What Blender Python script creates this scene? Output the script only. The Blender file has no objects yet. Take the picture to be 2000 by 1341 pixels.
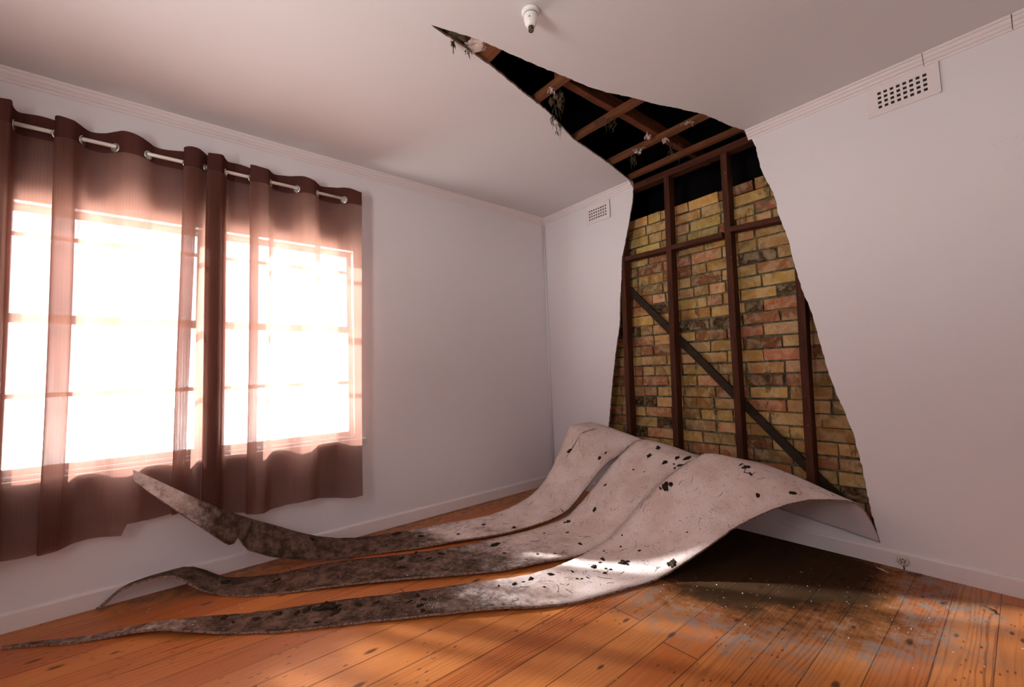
import bpy, bmesh, math, random
from mathutils import Vector, Matrix, noise
C = bpy.context.scene.collection
S = bpy.context.scene

# ------------------------------------------------------------------ camera
def make_camera():
    yaw, pitch, roll = -0.8774, 0.0691, -0.0359
    f = Vector((math.sin(yaw)*math.cos(pitch), math.cos(yaw)*math.cos(pitch), math.sin(pitch)))
    r = Vector((math.cos(yaw), -math.sin(yaw), 0)); u = r.cross(f)
    r2 = math.cos(roll)*r + math.sin(roll)*u
    u2 = -math.sin(roll)*r + math.cos(roll)*u
    cd = bpy.data.cameras.new('camera'); cd.sensor_width = 36; cd.sensor_fit = 'HORIZONTAL'
    cd.lens = 36*830.47/2000; cd.clip_start = 0.02
    co = bpy.data.objects.new('camera', cd); C.objects.link(co)
    M = Matrix((r2, u2, -f)).transposed().to_4x4()
    M.translation = Vector((3.1195, -3.0806, 1.1154)); co.matrix_world = M
    S.camera = co
make_camera()

# ------------------------------------------------------------------ daylight, exposure
W = bpy.data.worlds.new('daylight'); S.world = W; W.use_nodes = True
bg = W.node_tree.nodes['Background']
# hazy sky above a sunlit pale yard: the yard is the brighter half
wn = W.node_tree.nodes; wl = W.node_tree.links
tc = wn.new('ShaderNodeTexCoord'); sx = wn.new('ShaderNodeSeparateXYZ'); wl.new(tc.outputs['Generated'], sx.inputs[0])
mr = wn.new('ShaderNodeMapRange'); mr.inputs[1].default_value = -0.06; mr.inputs[2].default_value = 0.06
wl.new(sx.outputs[2], mr.inputs[0])
wm = wn.new('ShaderNodeMix'); wm.data_type = 'RGBA'; wl.new(mr.outputs[0], wm.inputs['Factor'])
wm.inputs['A'].default_value = (16.0, 16.0, 15.6, 1); wm.inputs['B'].default_value = (4.6, 5.0, 5.4, 1)
wl.new(wm.outputs['Result'], bg.inputs['Color']); bg.inputs['Strength'].default_value = 1.0
sd = bpy.data.lights.new('sun', 'SUN'); sd.energy = 14.0; sd.angle = math.radians(3); sd.color = (0.93, 0.96, 1.0)
so = bpy.data.objects.new('sun', sd); C.objects.link(so)
so.rotation_euler = Vector((0.865, 0.50, -math.tan(math.radians(27)))).to_track_quat('-Z', 'Y').to_euler()
pd = bpy.data.lights.new('window_daylight', 'AREA'); pd.shape = 'RECTANGLE'; pd.size = 1.46; pd.size_y = 1.84
pd.cycles.is_portal = True
po = bpy.data.objects.new('window_daylight', pd); C.objects.link(po)
po.location = (-0.14, -2.84, 1.39); po.rotation_euler = (0, -math.pi/2, 0)
pd2 = bpy.data.lights.new('added_window_portal', 'AREA'); pd2.shape = 'RECTANGLE'; pd2.size = 0.56; pd2.size_y = 1.15  # portal for the unseen window added to brighten the room
pd2.cycles.is_portal = True
po2 = bpy.data.objects.new('added_window_portal', pd2); C.objects.link(po2)
po2.location = (1.95, -4.29, 1.575); po2.rotation_euler = (math.pi/2, 0, 0)
S.view_settings.view_transform = 'Standard'; S.view_settings.look = 'None'
S.view_settings.exposure = 0.94; S.view_settings.gamma = 1.0
S.view_settings.use_curve_mapping = False
S.cycles.use_denoising = True
S.cycles.max_bounces = 14; S.cycles.diffuse_bounces = 8; S.cycles.transparent_max_bounces = 12
S.cycles.sample_clamp_indirect = 12.0

H = 2.7
RX, RY = 3.65, -4.15       # room runs x 0..RX, y RY..0
rnd = random.Random(7)

# ------------------------------------------------------------------ node helpers
class NT:
    def __init__(self, name, rough=0.6, spec=0.3):
        self.m = bpy.data.materials.new(name); self.m.use_nodes = True
        self.t = self.m.node_tree; self.n = self.t.nodes
        self.b = self.n['Principled BSDF']; self.out = self.n['Material Output']
        self.b.inputs['Roughness'].default_value = rough
        self.b.inputs['Specular IOR Level'].default_value = spec
    def put(self, sock, v):
        if hasattr(v, 'is_output'): self.t.links.new(v, sock)
        elif isinstance(v, (int, float)):
            sock.default_value = v if sock.type == 'VALUE' else ((v, v, v) if sock.type == 'VECTOR' else (v, v, v, 1))
        else:
            v = tuple(v); sock.default_value = v + (1,) if (sock.type == 'RGBA' and len(v) == 3) else v
    def math(self, op, a, b=0.0, c=None, clamp=False):
        n = self.n.new('ShaderNodeMath'); n.operation = op; n.use_clamp = clamp
        self.put(n.inputs[0], a); self.put(n.inputs[1], b)
        if c is not None: self.put(n.inputs[2], c)
        return n.outputs[0]
    def pos(self): return self.n.new('ShaderNodeTexCoord').outputs['Object']
    def sep(self, v):
        n = self.n.new('ShaderNodeSeparateXYZ'); self.put(n.inputs[0], v); return n.outputs
    def comb(self, x, y, z):
        n = self.n.new('ShaderNodeCombineXYZ'); self.put(n.inputs[0], x); self.put(n.inputs[1], y); self.put(n.inputs[2], z); return n.outputs[0]
    def vmul(self, v, s):
        n = self.n.new('ShaderNodeVectorMath'); n.operation = 'MULTIPLY'; self.put(n.inputs[0], v); self.put(n.inputs[1], s); return n.outputs[0]
    def noise(self, v, scale, detail=4, rough=0.55, dist=0.0):
        n = self.n.new('ShaderNodeTexNoise'); self.put(n.inputs['Vector'], v)
        n.inputs['Scale'].default_value = scale; n.inputs['Detail'].default_value = detail
        n.inputs['Roughness'].default_value = rough; n.inputs['Distortion'].default_value = dist
        return n.outputs['Fac']
    def voro(self, v, scale, feat='F1', out='Distance', rand=1.0, dim='3D'):
        n = self.n.new('ShaderNodeTexVoronoi'); n.voronoi_dimensions = dim; n.feature = feat; self.put(n.inputs['Vector'], v)
        n.inputs['Scale'].default_value = scale; n.inputs['Randomness'].default_value = rand
        return n.outputs[out]
    def white(self, v):
        n = self.n.new('ShaderNodeTexWhiteNoise'); n.noise_dimensions = '3D'; self.put(n.inputs['Vector'], v); return n.outputs['Value']
    def rng(self, v, a, b, c=0.0, d=1.0):
        n = self.n.new('ShaderNodeMapRange'); n.interpolation_type = 'SMOOTHSTEP'; n.clamp = True
        for i, q in enumerate((v, a, b, c, d)): self.put(n.inputs[i], q)
        return n.outputs[0]
    def mix(self, f, a, b, mode='MIX'):
        n = self.n.new('ShaderNodeMix'); n.data_type = 'RGBA'; n.blend_type = mode
        self.put(n.inputs['Factor'], f); self.put(n.inputs['A'], a); self.put(n.inputs['B'], b)
        return n.outputs['Result']
    def attr(self, name, out='Color'):
        n = self.n.new('ShaderNodeAttribute'); n.attribute_name = name; return n.outputs[out]
    def col(self, v): self.put(self.b.inputs['Base Color'], v); return self
    def bump(self, h, strength=0.3, dist=0.01):
        n = self.n.new('ShaderNodeBump'); n.inputs['Strength'].default_value = strength; n.inputs['Distance'].default_value = dist
        self.put(n.inputs['Height'], h); self.t.links.new(n.outputs[0], self.b.inputs['Normal']); return self

# ------------------------------------------------------------------ mesh helpers
def obj(name, bm, mats, parent=None, smooth=False, recalc=True):
    if recalc: bmesh.ops.recalc_face_normals(bm, faces=bm.faces)
    me = bpy.data.meshes.new(name); bm.to_mesh(me); bm.free()
    for m in (mats if isinstance(mats, (list, tuple)) else [mats]): me.materials.append(m)
    if smooth:
        for p in me.polygons: p.use_smooth = True
    o = bpy.data.objects.new(name, me); C.objects.link(o)
    if parent: o.parent = parent
    return o
def empty(name, loc=(0, 0, 0)):
    o = bpy.data.objects.new(name, None); o.empty_display_size = 0.05; o.location = loc; C.objects.link(o); return o
def tag(o, label=None, cat=None, group=None, kind=None):
    if label: o['label'] = label
    if cat: o['category'] = cat
    if group: o['group'] = group
    if kind: o['kind'] = kind
    return o
def struct(o, label=None): return tag(o, label, None, None, 'structure')
def box(bm, a, b, mat=0, bev=0.0):
    a, b = Vector(a), Vector(b)
    vs = [bm.verts.new((x, y, z)) for x in (a.x, b.x) for y in (a.y, b.y) for z in (a.z, b.z)]
    fs = [bm.faces.new([vs[i] for i in q]) for q in ((0,1,3,2),(4,6,7,5),(0,4,5,1),(2,3,7,6),(0,2,6,4),(1,5,7,3))]
    for f in fs: f.material_index = mat
    if bev > 0:
        es = list({e for f in fs for e in f.edges})
        bmesh.ops.bevel(bm, geom=es, offset=bev, segments=1, affect='EDGES', clamp_overlap=True)
    return vs
def beam(bm, p, q, w, d, up=(0, 0, 1), n=1, rng=None, wob=0.0):
    """rectangular bar from p to q, w across, d along 'up'; rough-sawn when wob is set"""
    p, q = Vector(p), Vector(q); t = (q-p).normalized(); up = Vector(up)
    s = t.cross(up).normalized(); u = s.cross(t).normalized(); rings = []
    for i in range(n+1):
        c = p.lerp(q, i/n); j = (lambda: rng.uniform(-wob, wob)) if rng else (lambda: 0.0)
        rings.append([bm.verts.new(c + s*(a*w/2+j()) + u*(b*d/2+j())) for a, b in ((-1,-1),(1,-1),(1,1),(-1,1))])
    for i in range(n):
        for k in range(4): bm.faces.new((rings[i][k], rings[i][(k+1)%4], rings[i+1][(k+1)%4], rings[i+1][k]))
    bm.faces.new(rings[0][::-1]); bm.faces.new(rings[-1])
def lathe(bm, prof, seg=24, M=Matrix(), mat=0):
    rings = []
    for r, z in prof:
        rings.append([bm.verts.new(M @ Vector((r*math.cos(2*math.pi*k/seg), r*math.sin(2*math.pi*k/seg), z))) for k in range(seg)])
    for a, b in zip(rings, rings[1:]):
        for k in range(seg):
            f = bm.faces.new((a[k], a[(k+1)%seg], b[(k+1)%seg], b[k])); f.material_index = mat
    for rg in (rings[0], rings[-1]):
        f = bm.faces.new(rg); f.material_index = mat
def tube(bm, pts, r, seg=8, taper=None):
    pts = [Vector(p) for p in pts]; rings = []
    for i, c in enumerate(pts):
        t = (pts[min(i+1, len(pts)-1)] - pts[max(i-1, 0)]).normalized()
        a = t.orthogonal().normalized(); b = t.cross(a); rr = r*(taper[i] if taper else 1)
        rings.append([bm.verts.new(c + rr*(math.cos(2*math.pi*k/seg)*a + math.sin(2*math.pi*k/seg)*b)) for k in range(seg)])
    for a, b in zip(rings, rings[1:]):
        for k in range(seg): bm.faces.new((a[k], a[(k+1)%seg], b[(k+1)%seg], b[k]))
    bm.faces.new(rings[0][::-1]); bm.faces.new(rings[-1])
def ragged(pts, step=0.02, amp=0.0025, rng=rnd):
    out = []
    for a, b in zip(pts, pts[1:]):
        a, b = Vector(a), Vector(b); n = max(1, int((b-a).length/step))
        for i in range(n):
            c = a.lerp(b, i/n); out.append(c + Vector((rng.uniform(-amp, amp), rng.uniform(-amp, amp))))
    out.append(Vector(pts[-1])); return out
def slab(poly, to3, thick, mats):
    """polygon sheet with thickness; face = slot 0, cut edge and back = slot 1"""
    bm = bmesh.new(); a = [bm.verts.new(to3(p, 0.0)) for p in poly]; b = [bm.verts.new(to3(p, thick)) for p in poly]
    from mathutils.geometry import tessellate_polygon
    for t in tessellate_polygon([[Vector((p[0], p[1], 0)) for p in poly]]):
        bm.faces.new([a[i] for i in t]).material_index = 0
        bm.faces.new([b[i] for i in t][::-1]).material_index = 1
    for i in range(len(a)):
        j = (i+1) % len(a); q = bm.faces.new((a[i], b[i], b[j], a[j])); q.material_index = 1
    return bm

# ------------------------------------------------------------------ materials
def paint(name, c, rough=0.55, dirt=0.06, scale=1.3, spec=0.25):
    k = NT(name, rough, spec); p = k.pos()
    a = k.noise(p, scale, 5, 0.6); g = k.noise(p, 26, 3, 0.7)
    d = k.rng(a, 0.45, 0.75, 0, dirt)
    v = k.mix(d, c, (c[0]*0.72, c[1]*0.62, c[2]*0.58))
    v = k.mix(k.rng(g, 0.72, 0.8, 0, dirt*2), v, (c[0]*0.55, c[1]*0.5, c[2]*0.45))
    sc = k.noise(k.vmul(p, (3.1, 3.1, 1.2)), 2.2, 4, 0.7, 1.8)
    sc = k.rng(k.math('ABSOLUTE', k.math('SUBTRACT', sc, 0.5)), 0.0, 0.0022, 1, 0)
    sc = k.math('MULTIPLY', sc, k.rng(k.noise(p, 2.6, 2), 0.60, 0.68)); v = k.mix(k.math('MULTIPLY', sc, dirt*6), v, (0.28, 0.23, 0.22))
    k.col(v); k.bump(k.noise(p, 55, 3), 0.06, 0.004); return k.m
M_wall = paint('wall_paint', (0.72, 0.69, 0.70))
M_ceil = paint('ceiling_paint', (0.645, 0.615, 0.615), 0.7, 0.05)
M_trim = paint('trim_paint', (0.74, 0.67, 0.66), 0.4, 0.10, 4)
M_white = paint('white_enamel', (0.78, 0.77, 0.74), 0.3, 0.05, 8, 0.5)
def plain(name, c, rough=0.6, spec=0.3, metal=0.0, var=0.15, scale=12):
    k = NT(name, rough, spec); k.b.inputs['Metallic'].default_value = metal; p = k.pos()
    k.col(k.mix(k.rng(k.noise(p, scale, 4), 0.35, 0.7, 0, 1), c, tuple(q*(1-var) for q in c))); return k.m
M_cutedge = plain('torn_board_edge', (0.40, 0.27, 0.20), 0.95, 0.1, 0, 0.5, 60)
M_roof = plain('dark_roof_shell', (0.006, 0.005, 0.005), 0.95, 0.02)  # darkness of the roof void put into the colour
M_chrome = plain('grommet_metal', (0.62, 0.62, 0.60), 0.25, 0.5, 0.9, 0.1)
M_rod = plain('rod_metal', (0.80, 0.74, 0.66), 0.3, 0.5, 0.2, 0.05)
M_holefill = plain('bright_eyelet_fill', (0.90, 0.93, 0.91), 0.4, 0.4)  # white put in for the brightness seen through the eyelet holes
M_dark = plain('dark_void', (0.025, 0.018, 0.015), 0.9)
M_brass = plain('tarnished_brass', (0.10, 0.065, 0.03), 0.45, 0.5, 0.6, 0.5, 60)
M_frame = plain('window_paint', (0.75, 0.73, 0.70), 0.45)
M_soil = plain('dark_dust', (0.045, 0.030, 0.021), 1.0, 0.05, 0, 0.6, 90)
M_fibre = plain('old_fibre', (0.10, 0.075, 0.045), 1.0, 0.05, 0, 0.5, 60)
M_palefluff = plain('pale_plaster_fluff', (0.62, 0.48, 0.43), 1.0, 0.05, 0, 0.3, 40)
M_crumb = plain('plaster_crumb', (0.62, 0.57, 0.52), 0.9, 0.1, 0, 0.3, 40)
M_scrap = plain('brown_paper_scrap', (0.17, 0.10, 0.055), 0.9, 0.1, 0, 0.3, 30)
M_cream = plain('cream_plastic', (0.62, 0.56, 0.45), 0.4, 0.4, 0, 0.25, 40)

def timber(name, c1, c2, axis):
    k = NT(name, 0.75, 0.2); p = k.pos()
    s = [22, 22, 22]; s[axis] = 1.6
    g = k.noise(k.vmul(p, s), 2.2, 6, 0.65, 0.4); st = k.noise(p, 5, 4)
    v = k.mix(k.rng(g, 0.3, 0.7), c1, c2)
    v = k.mix(k.rng(st, 0.5, 0.75, 0, 0.7), v, tuple(q*0.45 for q in c1))
    pl = k.noise(p, 30, 3, 0.7); v = k.mix(k.rng(pl, 0.70, 0.78, 0, 0.5), v, (0.42, 0.36, 0.30))
    k.col(v); k.bump(g, 0.35, 0.004); return k.m
RED1, RED2 = (0.085, 0.026, 0.011), (0.042, 0.012, 0.006)
M_stud = timber('red_hardwood_upright', RED1, RED2, 2)
M_nog = timber('red_hardwood_across', RED1, RED2, 0)
M_batten = timber('ceiling_hardwood', (0.19, 0.068, 0.026), (0.11, 0.036, 0.015), 0)
M_brace = timber('dark_brace_wood', (0.040, 0.025, 0.015), (0.024, 0.014, 0.008), 0)
M_hip = timber('roof_hardwood', (0.16, 0.045, 0.018), (0.09, 0.028, 0.012), 1)

def glass_mat():
    k = NT('window_glass'); n = k.n
    tr = n.new('ShaderNodeBsdfTransparent'); gl = n.new('ShaderNodeBsdfGlossy'); gl.inputs['Roughness'].default_value = 0.02
    mx = n.new('ShaderNodeMixShader'); mx.inputs[0].default_value = 0.05
    k.t.links.new(tr.outputs[0], mx.inputs[1]); k.t.links.new(gl.outputs[0], mx.inputs[2]); k.t.links.new(mx.outputs[0], k.out.inputs['Surface'])
    return k.m
M_glass = glass_mat()

def fabric(name, front, through, open_, weave=0.35):
    """loosely woven cloth: part lets light straight through between the threads, part glows, part reflects"""
    k = NT(name, 0.9, 0.05); n = k.n; L = k.t.links; p = k.pos(); s = k.sep(p)
    w = k.math('SINE', k.math('MULTIPLY', s[1], 2*math.pi/0.0125))
    w = k.rng(w, -0.6, 0.9, 1-weave, 1+weave)
    nz = k.noise(k.vmul(p, (14, 14, 1)), 3, 2)
    o = k.math('MULTIPLY', k.math('MULTIPLY', w, open_), k.rng(nz, 0.2, 0.8, 0.9, 1.1))
    # threads have depth, so the holes close up when the cloth is seen at a slant
    ge = n.new('ShaderNodeNewGeometry'); dt = n.new('ShaderNodeVectorMath'); dt.operation = 'DOT_PRODUCT'
    L.new(ge.outputs['Normal'], dt.inputs[0]); L.new(ge.outputs['Incoming'], dt.inputs[1])
    o = k.math('MULTIPLY', o, k.rng(k.math('ABSOLUTE', dt.outputs['Value']), 0.30, 0.92))
    df = n.new('ShaderNodeBsdfDiffuse'); tl = n.new('ShaderNodeBsdfTranslucent'); tr = n.new('ShaderNodeBsdfTransparent')
    k.put(df.inputs[0], k.mix(nz, front, tuple(q*0.8 for q in front))); k.put(tl.inputs[0], through)
    a = n.new('ShaderNodeMixShader'); a.inputs[0].default_value = 0.5
    L.new(df.outputs[0], a.inputs[1]); L.new(tl.outputs[0], a.inputs[2])
    b = n.new('ShaderNodeMixShader'); k.put(b.inputs[0], o)
    L.new(a.outputs[0], b.inputs[1]); L.new(tr.outputs[0], b.inputs[2]); L.new(b.outputs[0], k.out.inputs['Surface'])
    return k.m
M_cloth = fabric('brown_curtain_weave', (0.20, 0.085, 0.066), (0.31, 0.155, 0.115), 0.24, 0.10)
M_header = fabric('brown_curtain_header', (0.15, 0.058, 0.048), (0.07, 0.022, 0.016), 0.004)

def floor_mat():
    k = NT('varnished_pine_boards', 0.33, 0.35); p = k.pos(); s = k.sep(p); BW = 0.1458
    bx = k.math('DIVIDE', k.math('SUBTRACT', s[0], 2.527 - BW*20), BW)
    idx = k.math('FLOOR', bx); fr = k.math('FRACT', bx)
    r1 = k.white(k.comb(idx, 3.1, 0)); r2 = k.white(k.comb(idx, 9.7, 2))
    LEN = 3.1
    by = k.math('ADD', k.math('DIVIDE', s[1], LEN), k.math('MULTIPLY', r2, 5.0))
    idy = k.math('FLOOR', by); fy = k.math('FRACT', by); r3 = k.white(k.comb(idx, idy, 5))
    # growth-ring grain, stretched along each board
    q = k.comb(k.math('ADD', s[0], k.math('MULTIPLY', r3, 7.0)), k.math('ADD', k.math('MULTIPLY', s[1], 0.055), k.math('MULTIPLY', r1, 9.0)), r3)
    warp = k.noise(k.vmul(q, (1, 1.6, 1)), 9, 3, 0.5)
    ring = k.math('SINE', k.math('ADD', k.math('MULTIPLY', q_x(k, q), 330), k.math('MULTIPLY', warp, 42)))
    fine = k.noise(k.vmul(q, (60, 40, 1)), 2.5, 4, 0.6); n0r = k.noise(q, 12, 2)
    tone = k.math('ADD', k.math('MULTIPLY', r3, 0.45), k.math('MULTIPLY', k.noise(q, 5, 3), 0.65))
    c = k.mix(k.rng(tone, 0.15, 0.95), (0.40, 0.105, 0.022), (0.52, 0.185, 0.045))
    c = k.mix(k.math('MULTIPLY', k.rng(ring, 0.0, 1.0), k.math('MULTIPLY', k.rng(k.math('ADD', r1, k.math('MULTIPLY', s[0], 0.12)), 0.35, 1.1, 0.10, 0.75), k.rng(n0r, 0.3, 0.7, 0.4, 1.1))), c, (0.20, 0.045, 0.010))
    c = k.mix(k.rng(fine, 0.45, 0.75, 0, 0.25), c, (0.62, 0.27, 0.09))
    # knots
    n0 = k.noise(p, 2.3, 2)
    kv = k.comb(k.math('MULTIPLY', s[0], 9.0), k.math('MULTIPLY', s[1], 3.6), 0)
    kd = k.voro(kv, 1.0, dim='2D'); kr = k.white(k.vmul(k.voro(kv, 1.0, out='Position', dim='2D'), (31.7, 17.3, 0)))
    ks = k.math('MULTIPLY', k.rng(kr, 0.45, 1.0), 0.15)
    knot = k.rng(kd, k.math('MULTIPLY', ks, 0.35), ks, 1, 0)
    c = k.mix(k.math('MULTIPLY', knot, 0.9), c, (0.075, 0.018, 0.006))
    sp = k.voro(k.comb(k.math('MULTIPLY', s[0], 26), k.math('MULTIPLY', s[1], 9), 0), 1.0, dim='2D')
    c = k.mix(k.math('MULTIPLY', k.rng(sp, 0.05, 0.11, 0.75, 0), k.rng(n0, 0.48, 0.56)), c, (0.07, 0.02, 0.008))
    # seams
    seam = k.math('MINIMUM', fr, k.math('SUBTRACT', 1.0, fr)); seam = k.rng(seam, 0.004, k.math('ADD', 0.012, k.math('MULTIPLY', r2, 0.016)), 1, 0)
    end = k.math('MINIMUM', fy, k.math('SUBTRACT', 1.0, fy)); end = k.rng(end, 0.0005, 0.0012, 1, 0)
    gap = k.math('MAXIMUM', seam, end)
    c = k.mix(k.math('MULTIPLY', gap, 0.75), c, (0.018, 0.008, 0.004))
    # fallen soot and dust with the board's shadow painted in: dark patch, grey-blue fringe
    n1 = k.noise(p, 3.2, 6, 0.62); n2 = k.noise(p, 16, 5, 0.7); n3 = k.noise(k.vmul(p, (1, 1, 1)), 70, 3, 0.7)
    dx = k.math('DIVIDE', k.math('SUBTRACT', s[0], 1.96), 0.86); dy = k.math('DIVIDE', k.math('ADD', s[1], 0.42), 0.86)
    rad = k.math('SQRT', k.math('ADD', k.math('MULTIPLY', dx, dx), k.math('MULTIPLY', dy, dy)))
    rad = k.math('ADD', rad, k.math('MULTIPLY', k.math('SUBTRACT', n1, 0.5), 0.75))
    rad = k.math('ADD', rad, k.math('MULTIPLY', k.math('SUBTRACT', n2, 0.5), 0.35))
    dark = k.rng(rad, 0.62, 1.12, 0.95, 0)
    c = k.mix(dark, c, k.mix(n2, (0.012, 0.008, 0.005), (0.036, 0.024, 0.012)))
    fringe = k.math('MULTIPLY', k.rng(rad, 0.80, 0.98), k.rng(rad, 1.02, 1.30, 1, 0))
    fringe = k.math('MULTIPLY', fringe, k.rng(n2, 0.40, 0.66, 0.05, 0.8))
    c = k.mix(fringe, c, (0.15, 0.165, 0.15))  # blue-grey dust, with cool light at the shadow's edge mixed into its colour
    # dirt lying along the strips on the left
    ln = k.math('SUBTRACT', k.math('MULTIPLY', s[0], 0.80), k.math('ADD', k.math('MULTIPLY', s[1], 0.55), 2.12))
    sl = k.math('MULTIPLY', k.rng(s[0], 0.30, 0.05), k.rng(s[1], -3.4, -3.1)); sl = k.math('MULTIPLY', sl, k.rng(n2, 0.38, 0.62))
    c = k.mix(k.math('MULTIPLY', sl, 0.75), c, (0.05, 0.022, 0.012))
    grit = k.rng(n3, 0.67, 0.74, 0, 0.6)
    c = k.mix(k.math('MULTIPLY', grit, k.rng(rad, 1.9, 0.9)), c, (0.05, 0.035, 0.025))
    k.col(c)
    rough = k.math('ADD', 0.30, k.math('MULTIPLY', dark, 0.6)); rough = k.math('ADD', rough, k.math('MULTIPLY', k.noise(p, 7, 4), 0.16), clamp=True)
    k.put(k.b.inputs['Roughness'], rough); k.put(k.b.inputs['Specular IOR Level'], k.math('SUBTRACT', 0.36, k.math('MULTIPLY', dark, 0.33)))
    k.bump(k.math('SUBTRACT', k.math('MULTIPLY', ring, 0.06), gap), 0.35, 0.003)
    return k.m
def q_x(k, q): return k.sep(q)[0]
M_floor = floor_mat()

def brick_mat():
    k = NT('old_brick', 0.92, 0.08); p = k.pos(); a = k.attr('brick_colour')
    n1 = k.noise(p, 7, 6, 0.65); n2 = k.noise(p, 34, 5, 0.7); n3 = k.noise(k.vmul(p, (9, 9, 2.2)), 1.4, 5, 0.7); n4 = k.noise(p, 13, 4, 0.6, 0.6)
    c = k.mix(k.rng(n4, 0.42, 0.62, 0, 0.55), a, k.mix(0.8, a, (0.66, 0.50, 0.29)))
    c = k.mix(k.rng(n4, 0.46, 0.30, 0, 0.6), c, (0.42, 0.20, 0.10))
    c = k.mix(k.rng(n2, 0.40, 0.68, 0, 0.45), c, k.mix(0.6, a, (0.30, 0.21, 0.11)))
    c = k.mix(k.rng(n1, 0.54, 0.66, 0, 0.65), c, (0.13, 0.115, 0.06))
    c = k.mix(k.rng(n3, 0.57, 0.69, 0, 0.8), c, (0.04, 0.03, 0.02))
    c = k.mix(k.rng(k.noise(p, 90, 2, 0.7), 0.64, 0.72, 0, 0.7), c, (0.07, 0.045, 0.025))
    k.col(c); k.bump(k.math('ADD', n2, n1), 0.8, 0.008); return k.m
M_brick = brick_mat()
def mortar_mat():
    k = NT('lime_mortar', 0.95, 0.05); p = k.pos(); n = k.noise(p, 20, 6, 0.7)
    k.col(k.mix(k.rng(n, 0.35, 0.7), (0.075, 0.066, 0.040), (0.24, 0.21, 0.125))); k.bump(n, 0.9, 0.012); return k.m
M_mortar = mortar_mat()

def board_mat():
    """back of the fibrous plaster lining: pale paper, scratches and hair, brown roof dust where the 'dust' layer lies"""
    k = NT('dusty_plaster_board', 0.9, 0.12); p = k.pos(); d = k.attr('dust', 'Fac')
    n1 = k.noise(p, 5, 6, 0.65); n2 = k.noise(p, 22, 6, 0.7); n3 = k.noise(p, 95, 3, 0.7)
    base = k.mix(k.rng(n1, 0.35, 0.68), (0.74, 0.62, 0.57), (0.62, 0.475, 0.415))
    base = k.mix(k.rng(n2, 0.55, 0.72, 0, 0.45), base, (0.40, 0.27, 0.22))
    h1 = k.noise(k.vmul(p, (30, 9, 18)), 1.7, 5, 0.8, 2.2); h2 = k.noise(k.vmul(p, (8, 34, 26)), 1.8, 5, 0.8, 2.4)
    line = lambda h, c0, wd: k.rng(k.math('ABSOLUTE', k.math('SUBTRACT', h, c0)), 0.0, wd, 1, 0)
    msk = k.rng(k.noise(p, 6.5, 3, 0.6), 0.44, 0.60)
    hair = k.math('MULTIPLY', k.math('MAXIMUM', line(h1, 0.56, 0.012), line(h2, 0.55, 0.010)), msk)
    base = k.mix(k.math('MULTIPLY', hair, 0.55), base, (0.17, 0.10, 0.08))
    dd = k.math('ADD', d, k.math('MULTIPLY', k.math('SUBTRACT', n2, 0.5), 1.0)); dd = k.math('ADD', dd, k.math('MULTIPLY', k.math('SUBTRACT', n1, 0.5), 0.6))
    dust = k.mix(k.rng(k.noise(p, 15, 7, 0.75), 0.38, 0.66), (0.045, 0.026, 0.017), (0.17, 0.105, 0.078))
    f = k.math('MULTIPLY', k.rng(dd, 0.10, 0.85), k.rng(d, 0.0, 0.15))
    c = k.mix(f, base, dust)
    c = k.mix(k.math('MULTIPLY', k.rng(n3, 0.62, 0.68, 0, 0.9), k.rng(d, 0.75, 0.25, 0.35, 0.8)), c, (0.04, 0.025, 0.018))
    c = k.mix(k.math('MULTIPLY', k.rng(n3, 0.30, 0.26, 0, 0.6), k.rng(d, 0.2, 0.6)), c, (0.38, 0.27, 0.22))
    k.col(c); k.bump(k.math('ADD', k.math('MULTIPLY', n2, k.math('ADD', 0.25, d)), k.math('MULTIPLY', n3, 0.25)), 0.55, 0.010); return k.m
M_board = board_mat()
M_under = paint('painted_board_face', (0.55, 0.49, 0.49), 0.7)
def broken_edge():
    k = NT('crumbling_plaster_edge', 0.95, 0.05); p = k.pos(); n = k.noise(p, 70, 4, 0.7)
    k.col(k.mix(k.rng(n, 0.4, 0.65), (0.36, 0.24, 0.19), (0.12, 0.075, 0.055))); k.bump(n, 0.9, 0.01); return k.m
M_bedge = broken_edge()

# ------------------------------------------------------------------ room shell
T = 0.012                                   # lining thickness
HOLE_L = [(1.101, 2.70), (1.099, 2.642), (1.084, 2.532), (1.037, 2.359), (0.991, 2.209), (0.951, 2.088), (0.936, 1.938),
          (0.904, 1.687), (0.887, 1.5), (0.842, 1.315), (0.795, 1.084), (0.752, 0.849), (0.715, 0.623), (0.690, 0.431)]
HOLE_R = [(2.53, 0.112), (2.523, 0.13), (2.515, 0.192), (2.502, 0.275), (2.491, 0.382), (2.482, 0.5), (2.465, 0.619),
          (2.449, 0.722), (2.419, 0.829), (2.384, 0.953), (2.359, 1.063), (2.336, 1.209), (2.317, 1.342), (2.291, 1.461),
          (2.263, 1.567), (2.243, 1.671), (2.221, 1.821), (2.208, 1.914), (2.188, 1.987), (2.17, 2.06), (2.165, 2.092),
          (2.157, 2.174), (2.145, 2.234), (2.126, 2.292), (2.1, 2.365), (2.083, 2.435), (2.07, 2.512), (2.067, 2.574),
          (2.054, 2.619), (2.04, 2.66), (2.025, 2.70)]
HOLE_CR = [(2.022, 0.0), (2.017, -0.057), (1.982, -0.196), (1.957, -0.374), (1.93, -0.493), (1.867, -0.665), (1.808, -0.819),
           (1.761, -0.979), (1.703, -1.134), (1.672, -1.254), (1.655, -1.378), (1.638, -1.484), (1.622, -1.577), (1.606, -1.701),
           (1.592, -1.825), (1.578, -1.934), (1.559, -2.002), (1.541, -2.071), (1.517, -2.158)]
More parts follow.
